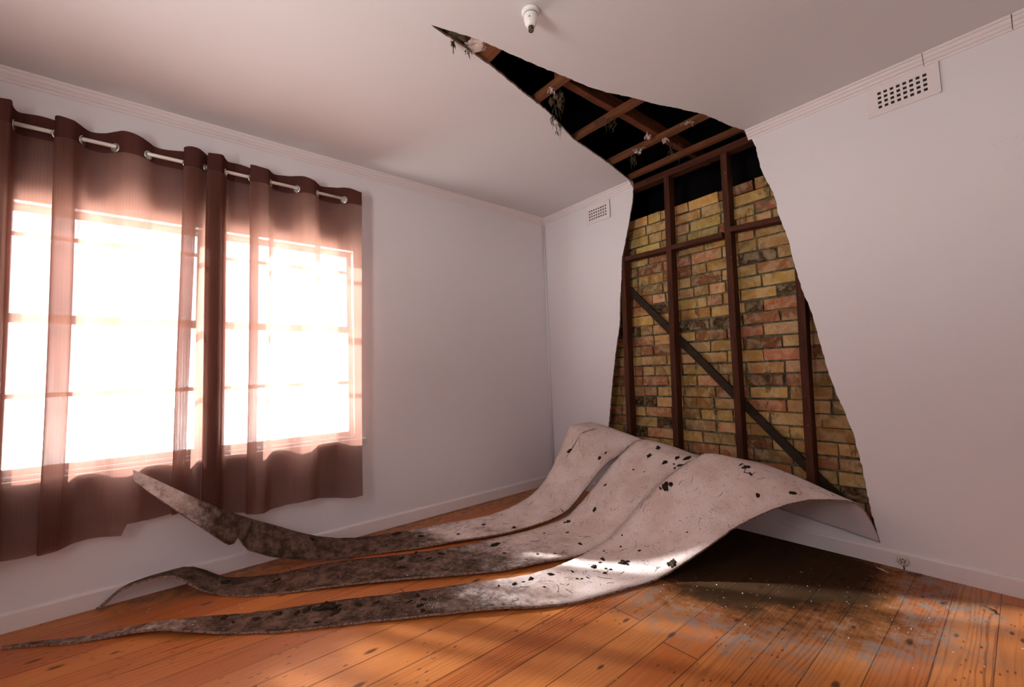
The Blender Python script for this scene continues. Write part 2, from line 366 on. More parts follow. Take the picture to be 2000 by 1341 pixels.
HOLE_CL = [(1.517, -2.158), (1.504, -2.092), (1.5, -2.011), (1.491, -1.912), (1.474, -1.803), (1.453, -1.688), (1.423, -1.557),
           (1.396, -1.409), (1.368, -1.264), (1.333, -1.162), (1.291, -1.035), (1.252, -0.906), (1.222, -0.706), (1.183, -0.446),
           (1.138, -0.224), (1.104, -0.049), (1.100, 0.0)]
poly = [(-0.0, 0.0), (RX, 0.0), (RX, H), ] + [tuple(v) for v in ragged([(2.025, H)] + HOLE_R[::-1][1:])] + \
       [tuple(v) for v in ragged([(2.53, 0.112), (0.690, 0.431)], 0.1, 0.002)][1:-1] + [tuple(v) for v in ragged(HOLE_L[::-1])] + [(0.0, H)]
bm = slab(poly, lambda p, d: Vector((p[0], d, p[1])), T, None)
wb = struct(obj('wall_back', bm, [M_wall, M_cutedge]))
poly = [(0.0, 0.0), (0.0, RY), (RX, RY), (RX, 0.0)] + [tuple(v) for v in ragged(HOLE_CR)] + [tuple(v) for v in ragged(HOLE_CL)][1:]
bm = slab(poly, lambda p, d: Vector((p[0], p[1], H + d)), T, None)
struct(obj('ceiling', bm, [M_ceil, M_cutedge]))
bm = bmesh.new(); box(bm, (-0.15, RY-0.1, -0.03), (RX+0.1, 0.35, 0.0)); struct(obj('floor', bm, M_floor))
WY0, WY1, WZ0, WZ1 = -3.74, -1.95, 0.685, 2.095
bm = bmesh.new()
box(bm, (-0.12, RY-0.1, 0), (0, 0.4, WZ0)); box(bm, (-0.12, RY-0.1, WZ1), (0, 0.4, H+0.012))
box(bm, (-0.12, RY-0.1, WZ0), (0, WY0, WZ1)); box(bm, (-0.12, WY1, WZ0), (0, 0.4, WZ1))
struct(obj('wall_left', bm, M_wall))
bm = bmesh.new(); box(bm, (RX, RY-0.1, 0), (RX+0.1, 0.4, H+0.012)); struct(obj('wall_right', bm, M_wall))
bm = bmesh.new(); V0, V1, V2, V3 = 1.67, 2.23, 1.0, 2.15
box(bm, (0, RY-0.1, 0), (RX, RY, V2)); box(bm, (0, RY-0.1, V3), (RX, RY, H+0.012))
box(bm, (0, RY-0.1, V2), (V0, RY, V3)); box(bm, (V1, RY-0.1, V2), (RX, RY, V3)); struct(obj('wall_front', bm, M_wall))
w2 = struct(empty('added_window', ((V0+V1)/2, RY-0.05, V2))); VW, VH = (V1-V0)/2, V3-V2  # unseen window, added behind the camera to fill the walls with daylight
bm = bmesh.new()
for a, b in (((-VW, -.04, 0), (-VW+.04, .04, VH)), ((VW-.04, -.04, 0), (VW, .04, VH)), ((-VW+.04, -.04, 0), (VW-.04, .04, .04)), ((-VW+.04, -.04, VH-.04), (VW-.04, .04, VH)), ((-VW+.04, -.02, .56), (VW-.04, .02, .60))):
    box(bm, a, b)
obj('window_frame', bm, M_frame, w2)
bm = bmesh.new(); box(bm, (-VW+.04, .003, .04), (VW-.04, .006, VH-.04)); obj('pane', bm, M_glass, w2)
# roof space and outer leaf: a light-tight box, near-black to stand for their darkness
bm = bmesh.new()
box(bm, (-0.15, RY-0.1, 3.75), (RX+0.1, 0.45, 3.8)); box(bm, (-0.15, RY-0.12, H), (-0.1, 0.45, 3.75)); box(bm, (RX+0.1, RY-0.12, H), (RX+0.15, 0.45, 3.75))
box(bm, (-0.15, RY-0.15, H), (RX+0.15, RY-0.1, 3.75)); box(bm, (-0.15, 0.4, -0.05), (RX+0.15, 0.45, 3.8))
struct(obj('dark_roof_shell', bm, M_roof))

# cornice: a stepped moulding, three beads
CP = [(0, -.056), (.006, -.056), (.009, -.050), (.009, -.044), (.016, -.042), (.022, -.036), (.024, -.030), (.032, -.027),
      (.038, -.020), (.040, -.013), (.049, -.011), (.053, -.006), (.053, 0), (0, 0)]
def cornice(name, segs, to3, label=None):
    bm = bmesh.new()
    for a, b in segs:
        A = [bm.verts.new(to3(a, d, H+z)) for d, z in CP]; B = [bm.verts.new(to3(b, d, H+z)) for d, z in CP]
        for i in range(len(CP)):
            j = (i+1) % len(CP); bm.faces.new((A[i], A[j], B[j], B[i]))
        bm.faces.new(A); bm.faces.new(B[::-1])
    struct(obj(name, bm, M_trim))
cornice('trim_1', [(RY, 0.0)], lambda s, d, z: Vector((d, s, z)))
cornice('trim_2', [(0.0, 1.10)], lambda s, d, z: Vector((s, -d, z)))
cornice('trim_3', [(2.022, 2.893), (2.8955, 3.196), (3.199, RX)], lambda s, d, z: Vector((s, -d, z)))
BP = [(0, 0), (.018, 0), (.018, .078), (.014, .086), (.008, .089), (0, .089)]
def skirting(name, a, b, to3):
    bm = bmesh.new()
    A = [bm.verts.new(to3(a, d, z)) for d, z in BP]; B = [bm.verts.new(to3(b, d, z)) for d, z in BP]
    for i in range(len(BP)):
        j = (i+1) % len(BP); bm.faces.new((A[i], A[j], B[j], B[i]))
    bm.faces.new(A); bm.faces.new(B[::-1]); struct(obj(name, bm, M_trim))
skirting('baseboard_left', RY, 0.0, lambda s, d, z: Vector((d, s, z)))
skirting('baseboard_back', 0.0, RX, lambda s, d, z: Vector((s, -d, z)))
bm = bmesh.new(); tube(bm, [(0.012, -0.012, 0.089), (0.012, -0.012, H-0.056)], 0.009, 8); struct(obj('trim_4', bm, M_wall, smooth=True))

# ------------------------------------------------------------------ window 1
win = struct(empty('window_1', (-0.06, (WY0+WY1)/2, WZ0)))
def wpart(name, boxes, mat, kind=None):
    bm = bmesh.new()
    for a, b in boxes: box(bm, a, b, 0, 0.003)
    o = obj(name, bm, mat); o.parent = win; o.matrix_parent_inverse = Matrix.Translation(-win.location); return o
F = 0.035
wpart('window_frame', [((-.11, WY0, WZ0), (-.012, WY0+F, WZ1)), ((-.11, WY1-F, WZ0), (-.012, WY1, WZ1)), ((-.11, WY0+F, WZ1-F), (-.012, WY1-F, WZ1)), ((-.11, WY0+F, WZ0), (-.012, WY1-F, WZ0+.02)), ((-.11, -2.885, WZ0+.02), (-.03, -2.835, WZ1-F))], M_frame)
wpart('window_sill', [((-.03, WY0-.03, WZ0-.025), (.028, WY1+.03, WZ0))], M_frame)
for a, b in ((WY0+F, -2.885), (-2.835, WY1-F)):
    for z0, z1, xx in ((WZ0+.02, 1.49, -.07), (1.47, WZ1-F, -.095)):
        sb = wpart('sash', [((xx, a, z0), (xx+.024, b, z0+.032)), ((xx, a, z1-.04), (xx+.024, b, z1)), ((xx, a, z0+.032), (xx+.024, a+.03, z1-.04)), ((xx, b-.03, z0+.032), (xx+.024, b, z1-.04)),
              ((xx, a+.03, 1.075 if z0 < 1 else 1.893), (xx+.02, b-.03, 1.10 if z0 < 1 else 1.918))], M_frame)
        bm = bmesh.new(); box(bm, (xx+.009, a+.03, z0+.032), (xx+.012, b-.03, z1-.04))
        g = obj('pane', bm, M_glass); g.parent = sb
        sb_inv = Matrix.Translation(-win.location); g.matrix_parent_inverse = Matrix.Translation((0, 0, 0))

# ------------------------------------------------------------------ curtain rod and the two curtains
rod = empty('curtain_rod', (0.075, -2.9, 2.41))
bm = bmesh.new(); tube(bm, [(0, -1.0, 0), (0, 0.955, 0)], 0.0105, 12); obj('rod_tube', bm, M_rod, rod, True)
for yy in (0.935, -0.98):
    bm = bmesh.new(); box(bm, (-.074, yy-.008, -.006), (0, yy+.008, .006)); box(bm, (-.075, yy-.02, -.03), (-.069, yy+.02, .03)); obj('bracket', bm, M_rod, rod)
tag(rod, 'slim pale metal curtain rod running above the window', 'curtain rod')

def catmull(P, per=8):
    P = [Vector(q) for q in P]; out = []
    for i in range(len(P)-1):
        a, b, c, d = P[max(i-1, 0)], P[i], P[i+1], P[min(i+2, len(P)-1)]
        for k in range(per):
            t = k/per
            out.append(0.5*((2*b) + (c-a)*t + (2*a-5*b+4*c-d)*t*t + (3*b-a-3*c+d)*t*t*t))
    out.append(P[-1]); return out
def curtain(path, hem, drift, seed, label):
    """path: plan line of the heading as (x, y); the cloth hangs from it to hem(y) and its folds wander on the way"""
    r = random.Random(seed); P = catmull([(x, y, 0) for x, y in path], 7); n = len(P)
    ph = [r.uniform(0, 6.28) for _ in range(4)]
    root = empty('curtain', (0.075, (path[0][1]+path[-1][1])/2, 2.41))
    inv = Vector(root.location); ZT, ZB = 2.485, 2.375
    def pt(i, z):
        p = P[i]; h = hem(p.y); f = (ZB - z)/(ZB - h) if z < ZB else 0.0
        x = 0.078 + (p.x-0.078)*(1 - 0.30*f) + 0.010*f*math.sin(9*p.y + ph[0] + 1.3*f) + 0.006*f*math.sin(31*p.y + ph[1] + 2.2*f)
        y = p.y + drift(p.y)*f + 0.012*math.sin(2.6*f + ph[2] + 4*p.y)*f
        zz = z + (0.010*math.sin(20*p.y+ph[3]) if z > ZT-0.001 else 0)
        return Vector((max(x, 0.034), y, zz))
    bm = bmesh.new(); rows = []
    for j in range(31):
        row = []
        for i in range(n):
            z = ZB + (hem(P[i].y) - ZB)*j/30; row.append(bm.verts.new(pt(i, z) - inv))
        rows.append(row)
    for a, b in zip(rows, rows[1:]):
        for i in range(n-1): bm.faces.new((a[i], a[i+1], b[i+1], b[i]))
    obj('curtain_panel', bm, M_cloth, root, True)
    bm = bmesh.new(); rows = [[bm.verts.new(pt(i, z) - inv) for i in range(n)] for z in (ZT, 2.45, 2.41, ZB)]
    for a, b in zip(rows, rows[1:]):
        for i in range(n-1): bm.faces.new((a[i], a[i+1], b[i+1], b[i]))
    obj('header_band', bm, M_header, root, True)
    # eyelets where the cloth crosses the rod
    for i in range(n-1):
        a, b = pt(i, 2.41), pt(i+1, 2.41)
        if (a.x-0.075)*(b.x-0.075) < 0 and abs(a.x-b.x) > 1e-5:
            c = a.lerp(b, (0.075-a.x)/(b.x-a.x)); c.z = 2.402
            t = (pt(min(i+2, n-1), 2.41) - pt(max(i-1, 0), 2.41)).normalized(); nn = t.cross(Vector((0, 0, 1))).normalized()
            M = Matrix.Translation(c-inv) @ nn.to_track_quat('Z', 'Y').to_matrix().to_4x4()
            bm = bmesh.new()
            lathe(bm, [(.0200, -.0035), (.0255, -.0035), (.027, 0), (.0255, .0035), (.0200, .0035)], 20, M)
            e = obj('eyelet', bm, M_chrome, root, True)
            bm = bmesh.new(); lathe(bm, [(.0112, -.002), (.0200, -.002), (.0200, .002), (.0112, .002)], 20, M); obj('bright_hole_disc', bm, M_holefill, e, False)  # pale disc stands for the bright wall seen through an open eyelet
    return tag(root, label, 'curtain', 'brown eyelet curtains at the window')
def hem1(y):
    v = 0.348 + 0.012*math.sin(11*y)
    if y > -3.205: v += 0.055*min(1, (y+3.205)/0.02)
    return v + 0.045*max(0, min(1, (y+3.1)/0.22))
def hem2(y): return 0.335 + 0.012*math.sin(13*y) - 0.03*max(0, (y+2.4)/0.45)
BK, FT = 0.040, 0.114
curtain([(.055, -3.90), (.052, -3.75), (.060, -3.66), (.072, -3.67), (.080, -3.80), (.095, -3.88), (.110, -3.80), (.112, -3.68), (.124, -3.672), (.135, -3.80), (.150, -3.88), (.165, -3.80), (.165, -3.66), (.150, -3.640), (.095, -3.645), (BK, -3.632),
         (BK, -3.56), (.044, -3.475), (.052, -3.432), (.062, -3.447), (.077, -3.500), (.097, -3.506), (.122, -3.485), (.126, -3.440), (.100, -3.420), (BK, -3.385), (BK, -3.33), (.075, -3.285), (FT-.004, -3.245), (FT-.004, -3.19),
         (.075, -3.148), (BK, -3.115), (BK, -3.04), (.044, -2.955), (.055, -2.925), (.064, -2.940), (.080, -2.985), (.100, -2.990), (.124, -2.965), (.122, -2.925), (.090, -2.895), (.048, -2.868), (.044, -2.845)],
        hem1, lambda y: -0.040*max(0, min(1, (y+3.1)/0.25)), 3, 'left brown eyelet curtain, hanging nearest the left edge of the photo')
curtain([(.052, -2.800), (.050, -2.870), (.066, -2.880), (.072, -2.835), (.076, -2.800), (.088, -2.802), (.092, -2.870), (.105, -2.878), (.112, -2.820), (.122, -2.815), (.128, -2.875), (.142, -2.870), (.138, -2.812), (.080, -2.788), (BK, -2.765), (BK, -2.70), (.045, -2.630), (.056, -2.606), (.064, -2.620), (.079, -2.655), (.098, -2.655), (FT, -2.620), (FT, -2.565),
         (.075, -2.538), (BK, -2.505), (BK, -2.43), (.075, -2.388), (FT, -2.345), (FT, -2.29), (.075, -2.252), (BK, -2.215), (BK, -2.12), (.075, -2.076), (.104, -2.03), (.106, -1.958)],
        hem2, lambda y: -0.012, 5, 'right brown eyelet curtain, ending at the plain white wall')

# ------------------------------------------------------------------ brick leaf behind the torn wall
def brick_wall():
    r = random.Random(21); bm = bmesh.new(); cl = bm.loops.layers.color.new('brick_colour'); BY = 0.135
    tones = [((0.72, 0.57, 0.33), 0.34), ((0.62, 0.47, 0.25), 0.20), ((0.76, 0.60, 0.38), 0.16), ((0.66, 0.42, 0.28), 0.13), ((0.44, 0.24, 0.13), 0.07), ((0.16, 0.075, 0.045), 0.06), ((0.70, 0.44, 0.32), 0.04)]
    def tone():
        t = r.random(); 
        for c, w in tones:
            t -= w
            if t <= 0: break
        v = r.uniform(0.8, 1.12); return (c[0]*v, c[1]*v*r.uniform(.93, 1.05), c[2]*v*r.uniform(.85, 1.1), 1)
    z = 0.02
    for row in range(28):
        x = 0.30 - (0.12 if row % 2 else 0) - r.uniform(0, .03); hgt = 0.0735
        while x < 2.95:
            ln = 0.23 if r.random() < 0.86 else 0.11
            top_cut = row == 27 and (1.50 < x+ln < 1.62)
            if not top_cut:
                c = tone()
                if row < 4 and x > 2.0 and r.random() < 0.45: c = (0.26, 0.12, 0.06, 1)  # some lower right bricks browned, shade put into their colour
                j = lambda a: r.uniform(-a, a)
                n0 = len(bm.faces); oy = j(0.004)
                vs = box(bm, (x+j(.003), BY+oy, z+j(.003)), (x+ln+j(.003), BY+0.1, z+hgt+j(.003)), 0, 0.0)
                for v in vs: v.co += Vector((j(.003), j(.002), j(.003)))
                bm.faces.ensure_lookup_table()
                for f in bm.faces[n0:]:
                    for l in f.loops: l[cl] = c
            x += ln + 0.012
        z += 0.0862
    n0 = len(bm.faces)
    box(bm, (0.2, BY+0.013, 0.0), (3.0, BY+0.11, z-0.0862-0.006)); 
    bm.faces.ensure_lookup_table()
    for f in bm.faces[n0:]: f.material_index = 1
    o = obj('brick_wall', bm, [M_brick, M_mortar])
    return tag(o, 'weathered cream and brown brick wall exposed behind the timber studs', 'brick wall')
brick_wall()

# ------------------------------------------------------------------ timber framing
def member(name, p, q, w, d, mat, label, cat, group=None, up=(0, -1, 0), seed=1, n=14, wob=0.0015):
    r = random.Random(seed); bm = bmesh.new(); beam(bm, p, q, w, d, up, n, r, wob)
    return tag(obj(name, bm, mat), label, cat, group)
SD = 0.078; SY = T + SD/2
GS = 'upright studs behind the torn wall lining'
for k, (x0, x1, lab) in enumerate(((0.952, 0.906, 'red wall stud at the far left edge of the torn opening'),
                                   (1.397, 1.327, 'red wall stud second from the left, upper end under the top plate'),
                                   (1.845, 1.806, 'red wall stud in the middle of the opening, third from the left'),
                                   (2.270, 2.212, 'red wall stud nearest the right edge of the torn wall'))):
    xm = (x0+x1)/2
    member('wall_stud', (x1, SY, 0.0), (x0 if k not in (0,) else x0, SY, 2.632), 0.043, SD, M_stud, lab, 'wall stud', GS, seed=30+k)
GN = 'short noggings between the wall studs'
for x0, z0, x1, z1, lab in ((0.968, 2.066, 1.359, 2.056, 'short nogging between the left pair of wall studs'),
                            (1.405, 2.056, 1.797, 2.052, 'short nogging between the two middle wall studs'),
                            (1.841, 2.075, 2.225, 2.050, 'short nogging ending at the right torn edge')):
    member('nogging', (x0, SY, z0), (x1, SY, z1), SD, 0.036, M_nog, lab, 'nogging', GN, up=(0, 0, 1), seed=int(x0*100))
member('diagonal_brace', (0.80, T+SD+.011, 1.958), (2.60, T+SD+.011, -0.005), 0.055, 0.018, M_brace, 'dark diagonal brace crossing behind the wall studs', 'brace', seed=9)
member('top_plate', (0.05, SY, 2.660), (3.6, SY, 2.660), SD, 0.050, M_nog, 'long red top plate lying across the heads of the studs', 'top plate', up=(0, 0, 1), seed=4, n=30)
GB = 'ceiling battens across the torn ceiling'
for y0, wid, hh, lab in ((-0.045, 0.034, 0.040, 'ceiling batten right above the top plate, lowest of the row'),
                         (-0.395, 0.038, 0.040, 'ceiling batten with pale fluff caught on it, second from the wall'),
                         (-0.885, 0.040, 0.040, 'third ceiling batten from the brick wall, crossing the roof beam'),
                         (-1.388, 0.040, 0.040, 'ceiling batten in the narrow part of the ceiling tear'),
                         (-1.845, 0.085, 0.035, 'wide pale batten near the pointed end of the ceiling tear')):
    member('ceiling_batten', (0.4, y0, H+T+hh/2+.001), (2.8, y0+0.012, H+T+hh/2+.001), wid, hh, M_batten, lab, 'batten', GB, up=(0, 0, 1), seed=int(-y0*100), n=20)
member('roof_beam', (1.556, -1.38, 2.80), (1.575, 0.36, 2.80), 0.045, 0.085, M_hip, 'rough roof beam running from the tear towards the brick wall', 'roof beam', up=(0, 0, 1), seed=77, n=16)
member('roof_tie', (1.75, -1.0, 2.88), (1.93, 0.36, 2.88), 0.05, 0.05, M_hip, 'faint dark roof timber deep in the ceiling hole', 'roof beam', up=(0, 0, 1), seed=78, n=8)

# ------------------------------------------------------------------ fallen lining: one torn sheet split into three tongues
EDGE = {
    'A_far': [(0.750,0.000,0.410), (0.747,-0.006,0.440), (0.743,-0.015,0.475), (0.736,-0.033,0.526), (0.723,-0.062,0.593), (0.711,-0.090,0.628), (0.671,-0.181,0.665), (0.622,-0.292,0.660), (0.590,-0.367,0.648), (0.546,-0.467,0.445), (0.523,-0.519,0.315), (0.488,-0.599,0.205), (0.464,-0.655,0.141), (0.436,-0.718,0.095), (0.395,-0.812,0.054), (0.357,-0.900,0.020), (0.356,-1.055,0.012), (0.337,-1.235,0.012), (0.225,-1.438,0.011), (0.200,-1.714,0.017), (0.190,-1.898,0.035), (0.175,-2.068,0.055), (0.160,-2.162,0.077), (0.150,-2.285,0.117), (0.140,-2.403,0.170), (0.130,-2.515,0.248), (0.130,-2.634,0.298), (0.130,-2.757,0.374), (0.140,-2.901,0.479), (0.150,-3.035,0.584), (0.155,-3.107,0.641), (0.155,-3.152,0.673), (0.155,-3.176,0.690)],
    'A_near': [(1.140,0.000,0.310), (1.136,-0.006,0.340), (1.131,-0.015,0.375), (1.121,-0.033,0.426), (1.104,-0.062,0.493), (1.095,-0.076,0.551), (1.061,-0.134,0.531), (1.038,-0.174,0.493), (0.997,-0.244,0.434), (0.944,-0.335,0.385), (0.914,-0.385,0.333), (0.869,-0.463,0.237), (0.834,-0.523,0.168), (0.807,-0.569,0.105), (0.783,-0.610,0.059), (0.763,-0.661,0.020), (0.775,-0.794,0.020), (0.789,-1.040,0.022), (0.755,-1.222,0.025), (0.704,-1.401,0.025), (0.628,-1.514,0.025), (0.595,-1.650,0.030), (0.551,-1.775,0.020), (0.455,-1.905,0.020), (0.394,-2.048,0.015), (0.317,-2.212,0.012), (0.250,-2.400,0.038), (0.240,-2.508,0.077), (0.230,-2.586,0.111), (0.230,-2.653,0.153), (0.235,-2.704,0.200), (0.235,-2.745,0.211), (0.240,-2.762,0.215), (0.235,-2.832,0.284), (0.225,-2.900,0.367), (0.210,-3.009,0.463), (0.190,-3.113,0.573), (0.170,-3.175,0.640)],
    'B_far': [(1.200,0.000,0.310), (1.197,-0.006,0.340), (1.192,-0.015,0.375), (1.182,-0.033,0.426), (1.167,-0.062,0.493), (1.131,-0.128,0.561), (1.099,-0.187,0.541), (1.077,-0.228,0.505), (1.038,-0.300,0.439), (1.008,-0.355,0.385), (0.970,-0.426,0.305), (0.938,-0.485,0.222), (0.898,-0.558,0.152), (0.859,-0.630,0.072), (0.809,-0.664,0.012), (0.837,-0.777,0.012), (0.824,-0.923,0.012), (0.819,-1.067,0.012), (0.788,-1.217,0.012), (0.744,-1.312,0.012), (0.733,-1.422,0.012), (0.700,-1.561,0.012), (0.648,-1.682,0.012), (0.565,-1.853,0.012), (0.517,-1.967,0.012), (0.409,-2.118,0.012), (0.325,-2.274,0.012), (0.303,-2.395,0.012), (0.295,-2.514,0.012), (0.237,-2.646,0.012), (0.135,-2.739,0.011), (0.120,-2.772,0.011), (0.105,-2.805,0.033), (0.080,-2.865,0.072), (0.055,-2.915,0.105), (0.050,-2.956,0.108), (0.045,-3.000,0.109), (0.040,-3.065,0.103), (0.040,-3.128,0.102), (0.035,-3.189,0.091), (0.035,-3.216,0.080), (0.035,-3.247,0.047), (0.035,-3.284,0.011), (0.040,-3.307,0.011)],
    'B_near': [(1.820,0.000,0.210), (1.816,-0.006,0.240), (1.811,-0.015,0.275), (1.800,-0.033,0.326), (1.782,-0.062,0.393), (1.765,-0.090,0.428), (1.730,-0.147,0.450), (1.650,-0.277,0.502), (1.604,-0.353,0.464), (1.574,-0.402,0.430), (1.537,-0.463,0.395), (1.501,-0.522,0.339), (1.436,-0.628,0.240), (1.377,-0.724,0.128), (1.341,-0.784,0.059), (1.320,-0.856,0.012), (1.334,-1.000,0.012), (1.335,-1.124,0.015), (1.317,-1.253,0.030), (1.260,-1.364,0.040), (1.224,-1.489,0.030), (1.165,-1.589,0.020), (1.074,-1.734,0.025), (0.986,-1.877,0.025), (0.860,-2.049,0.025), (0.747,-2.223,0.025), (0.659,-2.371,0.020), (0.573,-2.516,0.015), (0.502,-2.634,0.012), (0.415,-2.748,0.012), (0.340,-2.794,0.011), (0.280,-2.856,0.013), (0.250,-2.898,0.040), (0.220,-2.940,0.073), (0.205,-2.978,0.109), (0.200,-3.000,0.130), (0.180,-3.053,0.132), (0.150,-3.106,0.127), (0.130,-3.150,0.116), (0.110,-3.197,0.103), (0.095,-3.232,0.084), (0.080,-3.259,0.060), (0.070,-3.282,0.035), (0.055,-3.303,0.011)],
    'C_far': [(1.860,0.000,0.210), (1.856,-0.006,0.240), (1.851,-0.015,0.275), (1.840,-0.033,0.326), (1.822,-0.062,0.393), (1.805,-0.090,0.428), (1.770,-0.147,0.450), (1.665,-0.306,0.508), (1.619,-0.379,0.470), (1.589,-0.427,0.437), (1.551,-0.486,0.401), (1.515,-0.543,0.346), (1.449,-0.647,0.246), (1.390,-0.741,0.135), (1.353,-0.799,0.072), (1.319,-0.817,0.030), (1.353,-0.993,0.025), (1.340,-1.129,0.012), (1.333,-1.272,0.012), (1.326,-1.389,0.012), (1.307,-1.487,0.012), (1.256,-1.591,0.012), (1.176,-1.738,0.012), (1.123,-1.833,0.012), (1.081,-1.932,0.012), (1.030,-2.023,0.012), (0.961,-2.160,0.014), (0.885,-2.289,0.014), (0.801,-2.413,0.014), (0.736,-2.602,0.014), (0.661,-2.732,0.014), (0.587,-2.827,0.020), (0.545,-2.915,0.020), (0.481,-3.027,0.030), (0.428,-3.118,0.025), (0.391,-3.190,0.015), (0.372,-3.259,0.012), (0.352,-3.329,0.012), (0.277,-3.420,0.012), (0.234,-3.499,0.012), (0.191,-3.586,0.012)],
    'C_near': [(2.530,-0.001,0.113), (2.519,-0.015,0.177), (2.507,-0.033,0.228), (2.486,-0.062,0.294), (2.468,-0.087,0.326), (2.426,-0.147,0.350), (2.364,-0.234,0.361), (2.301,-0.321,0.365), (2.239,-0.409,0.352), (2.176,-0.497,0.325), (2.098,-0.607,0.284), (2.036,-0.695,0.237), (1.989,-0.761,0.186), (1.937,-0.834,0.133), (1.886,-0.905,0.086), (1.839,-0.972,0.044), (1.806,-1.061,0.012), (1.783,-1.137,0.014), (1.742,-1.255,0.014), (1.712,-1.380,0.014), (1.677,-1.492,0.014), (1.635,-1.589,0.014), (1.583,-1.674,0.018), (1.472,-1.831,0.030), (1.413,-1.906,0.030), (1.364,-1.987,0.025), (1.309,-2.064,0.025), (1.223,-2.190,0.020), (1.101,-2.353,0.015), (1.027,-2.478,0.015), (0.970,-2.582,0.012), (0.899,-2.680,0.012), (0.795,-2.801,0.014), (0.727,-2.889,0.020), (0.650,-2.976,0.035), (0.602,-3.029,0.040), (0.546,-3.081,0.035), (0.477,-3.152,0.025), (0.405,-3.256,0.012), (0.394,-3.331,0.012), (0.322,-3.415,0.012), (0.255,-3.501,0.012), (0.202,-3.584,0.012)],
}

def resample(E, ys):
    E = [Vector(q) for q in E]; out = []
    E = [E[0]] + [ (E[i-1] + 2*E[i] + E[i+1])/4 if 9 < i < len(E)-2 else E[i] for i in range(1, len(E)-1)] + [E[-1]]
    for y in ys:
        if y >= E[0].y: out.append(E[0].copy()); continue
        if y <= E[-1].y: out.append(E[-1].copy()); continue
        for a, b in zip(E, E[1:]):
            if a.y >= y >= b.y and a.y > b.y:
                out.append(a.lerp(b, (a.y-y)/(a.y-b.y))); break
    return out
def tongue(name, far, near, dust, label, seed, bulge, notch=None):
    r = random.Random(seed); F_, N_ = EDGE[far], EDGE[near]
    yend = min(F_[-1][1], N_[-1][1])
    ys = [-v for v in (0, .004, .009, .015, .023, .033, .046, .062, .078, .095, .12, .147, .18, .21, .24, .27)]
    y = -.30
    while y > yend: ys.append(y); y -= 0.022
    ys.append(yend)
    A, B = resample(F_, ys), resample(N_, ys); NC = 10
    bm = bmesh.new(); dl = bm.verts.layers.float.new('dust'); top = []; bot = []
    TH = 0.010
    rows = []
    for i, (a, b) in enumerate(zip(A, B)):
        w = (b-a).length; j = min(0.003, w*0.05) if i > 6 else 0
        a = a + Vector((r.uniform(-j, j), 0, 0)); b = b + Vector((r.uniform(-j, j), 0, 0))
        if notch and abs(ys[i]-notch[0]) < notch[1]: b = b.lerp(a, notch[2]*(1-abs(ys[i]-notch[0])/notch[1]))
        yy = -ys[i]; wv = min(1, yy/0.14)*max(0, min(1, (0.98-yy)/0.70)); wv = wv*wv*(3-2*wv)
        a.y = min(a.y, -0.0025); b.y = min(b.y, -0.0025)
        rows.append([a.lerp(b, k/NC) + Vector((0, 0, 0.004*math.sin(math.pi*k/NC)*(1 if a.z > .03 or b.z > .03 else -.2) + bulge*wv*math.sin(math.pi*(k/NC)**0.62))) for k in range(NC+1)])
    for i in range(len(rows)):
        t, bt = [], []
        for k in range(NC+1):
            p = rows[i][k]
            du = rows[min(i+1, len(rows)-1)][k] - rows[max(i-1, 0)][k]; dv = rows[i][min(k+1, NC)] - rows[i][max(k-1, 0)]
            n = du.cross(dv)
            n = n.normalized() if n.length > 1e-9 else Vector((0, 0, 1))
            if i > 12 and n.z < 0: n = -n
            if i <= 12 and n.dot(Vector((0.1, 0.9, 1.0))) < 0: n = -n
            v = bm.verts.new(p + Vector((0, 0, .0)));
            dv_ = 0.0
            for (y0, d0), (y1, d1) in zip(dust, dust[1:]):
                if y0 >= p.y >= y1: dv_ = d0 + (d1-d0)*(y0-p.y)/(y0-y1)
            v[dl] = dv_; t.append(v)
            q = p - n*TH; q.z = max(q.z, 0.001); 
            q.y = min(q.y, -0.0018)
            w_ = bm.verts.new(q); w_[dl] = dv_; bt.append(w_)
        top.append(t); bot.append(bt)
    m = len(rows)
    for i in range(m-1):
        for k in range(NC):
            bm.faces.new((top[i][k], top[i][k+1], top[i+1][k+1], top[i+1][k])).material_index = 0
            bm.faces.new((bot[i][k], bot[i+1][k], bot[i+1][k+1], bot[i][k+1])).material_index = 1
        for k in (0, NC): bm.faces.new((top[i][k], top[i+1][k], bot[i+1][k], bot[i][k])).material_index = 2
    for i in (0, m-1):
        for k in range(NC): bm.faces.new((top[i][k], top[i][k+1], bot[i][k+1], bot[i][k])).material_index = 2
    for f in bm.faces: f.smooth = f.material_index != 2
    o = obj(name, bm, [M_board, M_under, M_bedge])
    return tag(o, label, 'plasterboard', 'torn tongues of fallen lining')
TA = tongue('plasterboard_strip', 'A_far', 'A_near', [(1, 0), (-.75, 0), (-1.15, .2), (-1.5, .35), (-1.72, .75), (-2.0, .95), (-2.75, .95), (-2.86, .75), (-3.0, .32), (-3.3, .35)],
            'torn lining strip furthest back, its narrow end propped against the curtain', 11, 0.012, (-2.72, 0.03, 0.30))
TB = tongue('plasterboard_strip', 'B_far', 'B_near', [(1, 0), (-.9, 0), (-1.25, .3), (-1.5, .62), (-1.8, .80), (-2.0, .95), (-3.4, .9)],
            'middle torn lining strip, its narrow end arched against the baseboard', 12, 0.02)
TC = tongue('plasterboard_strip', 'C_far', 'C_near', [(1, 0), (-1.2, 0), (-1.55, .25), (-1.75, .5), (-1.95, .85), (-2.2, .95), (-2.8, .9), (-3.0, .6), (-3.6, .7)],
            'front torn lining strip, widest, lying nearest and tapering along the floor', 13, 0.075)

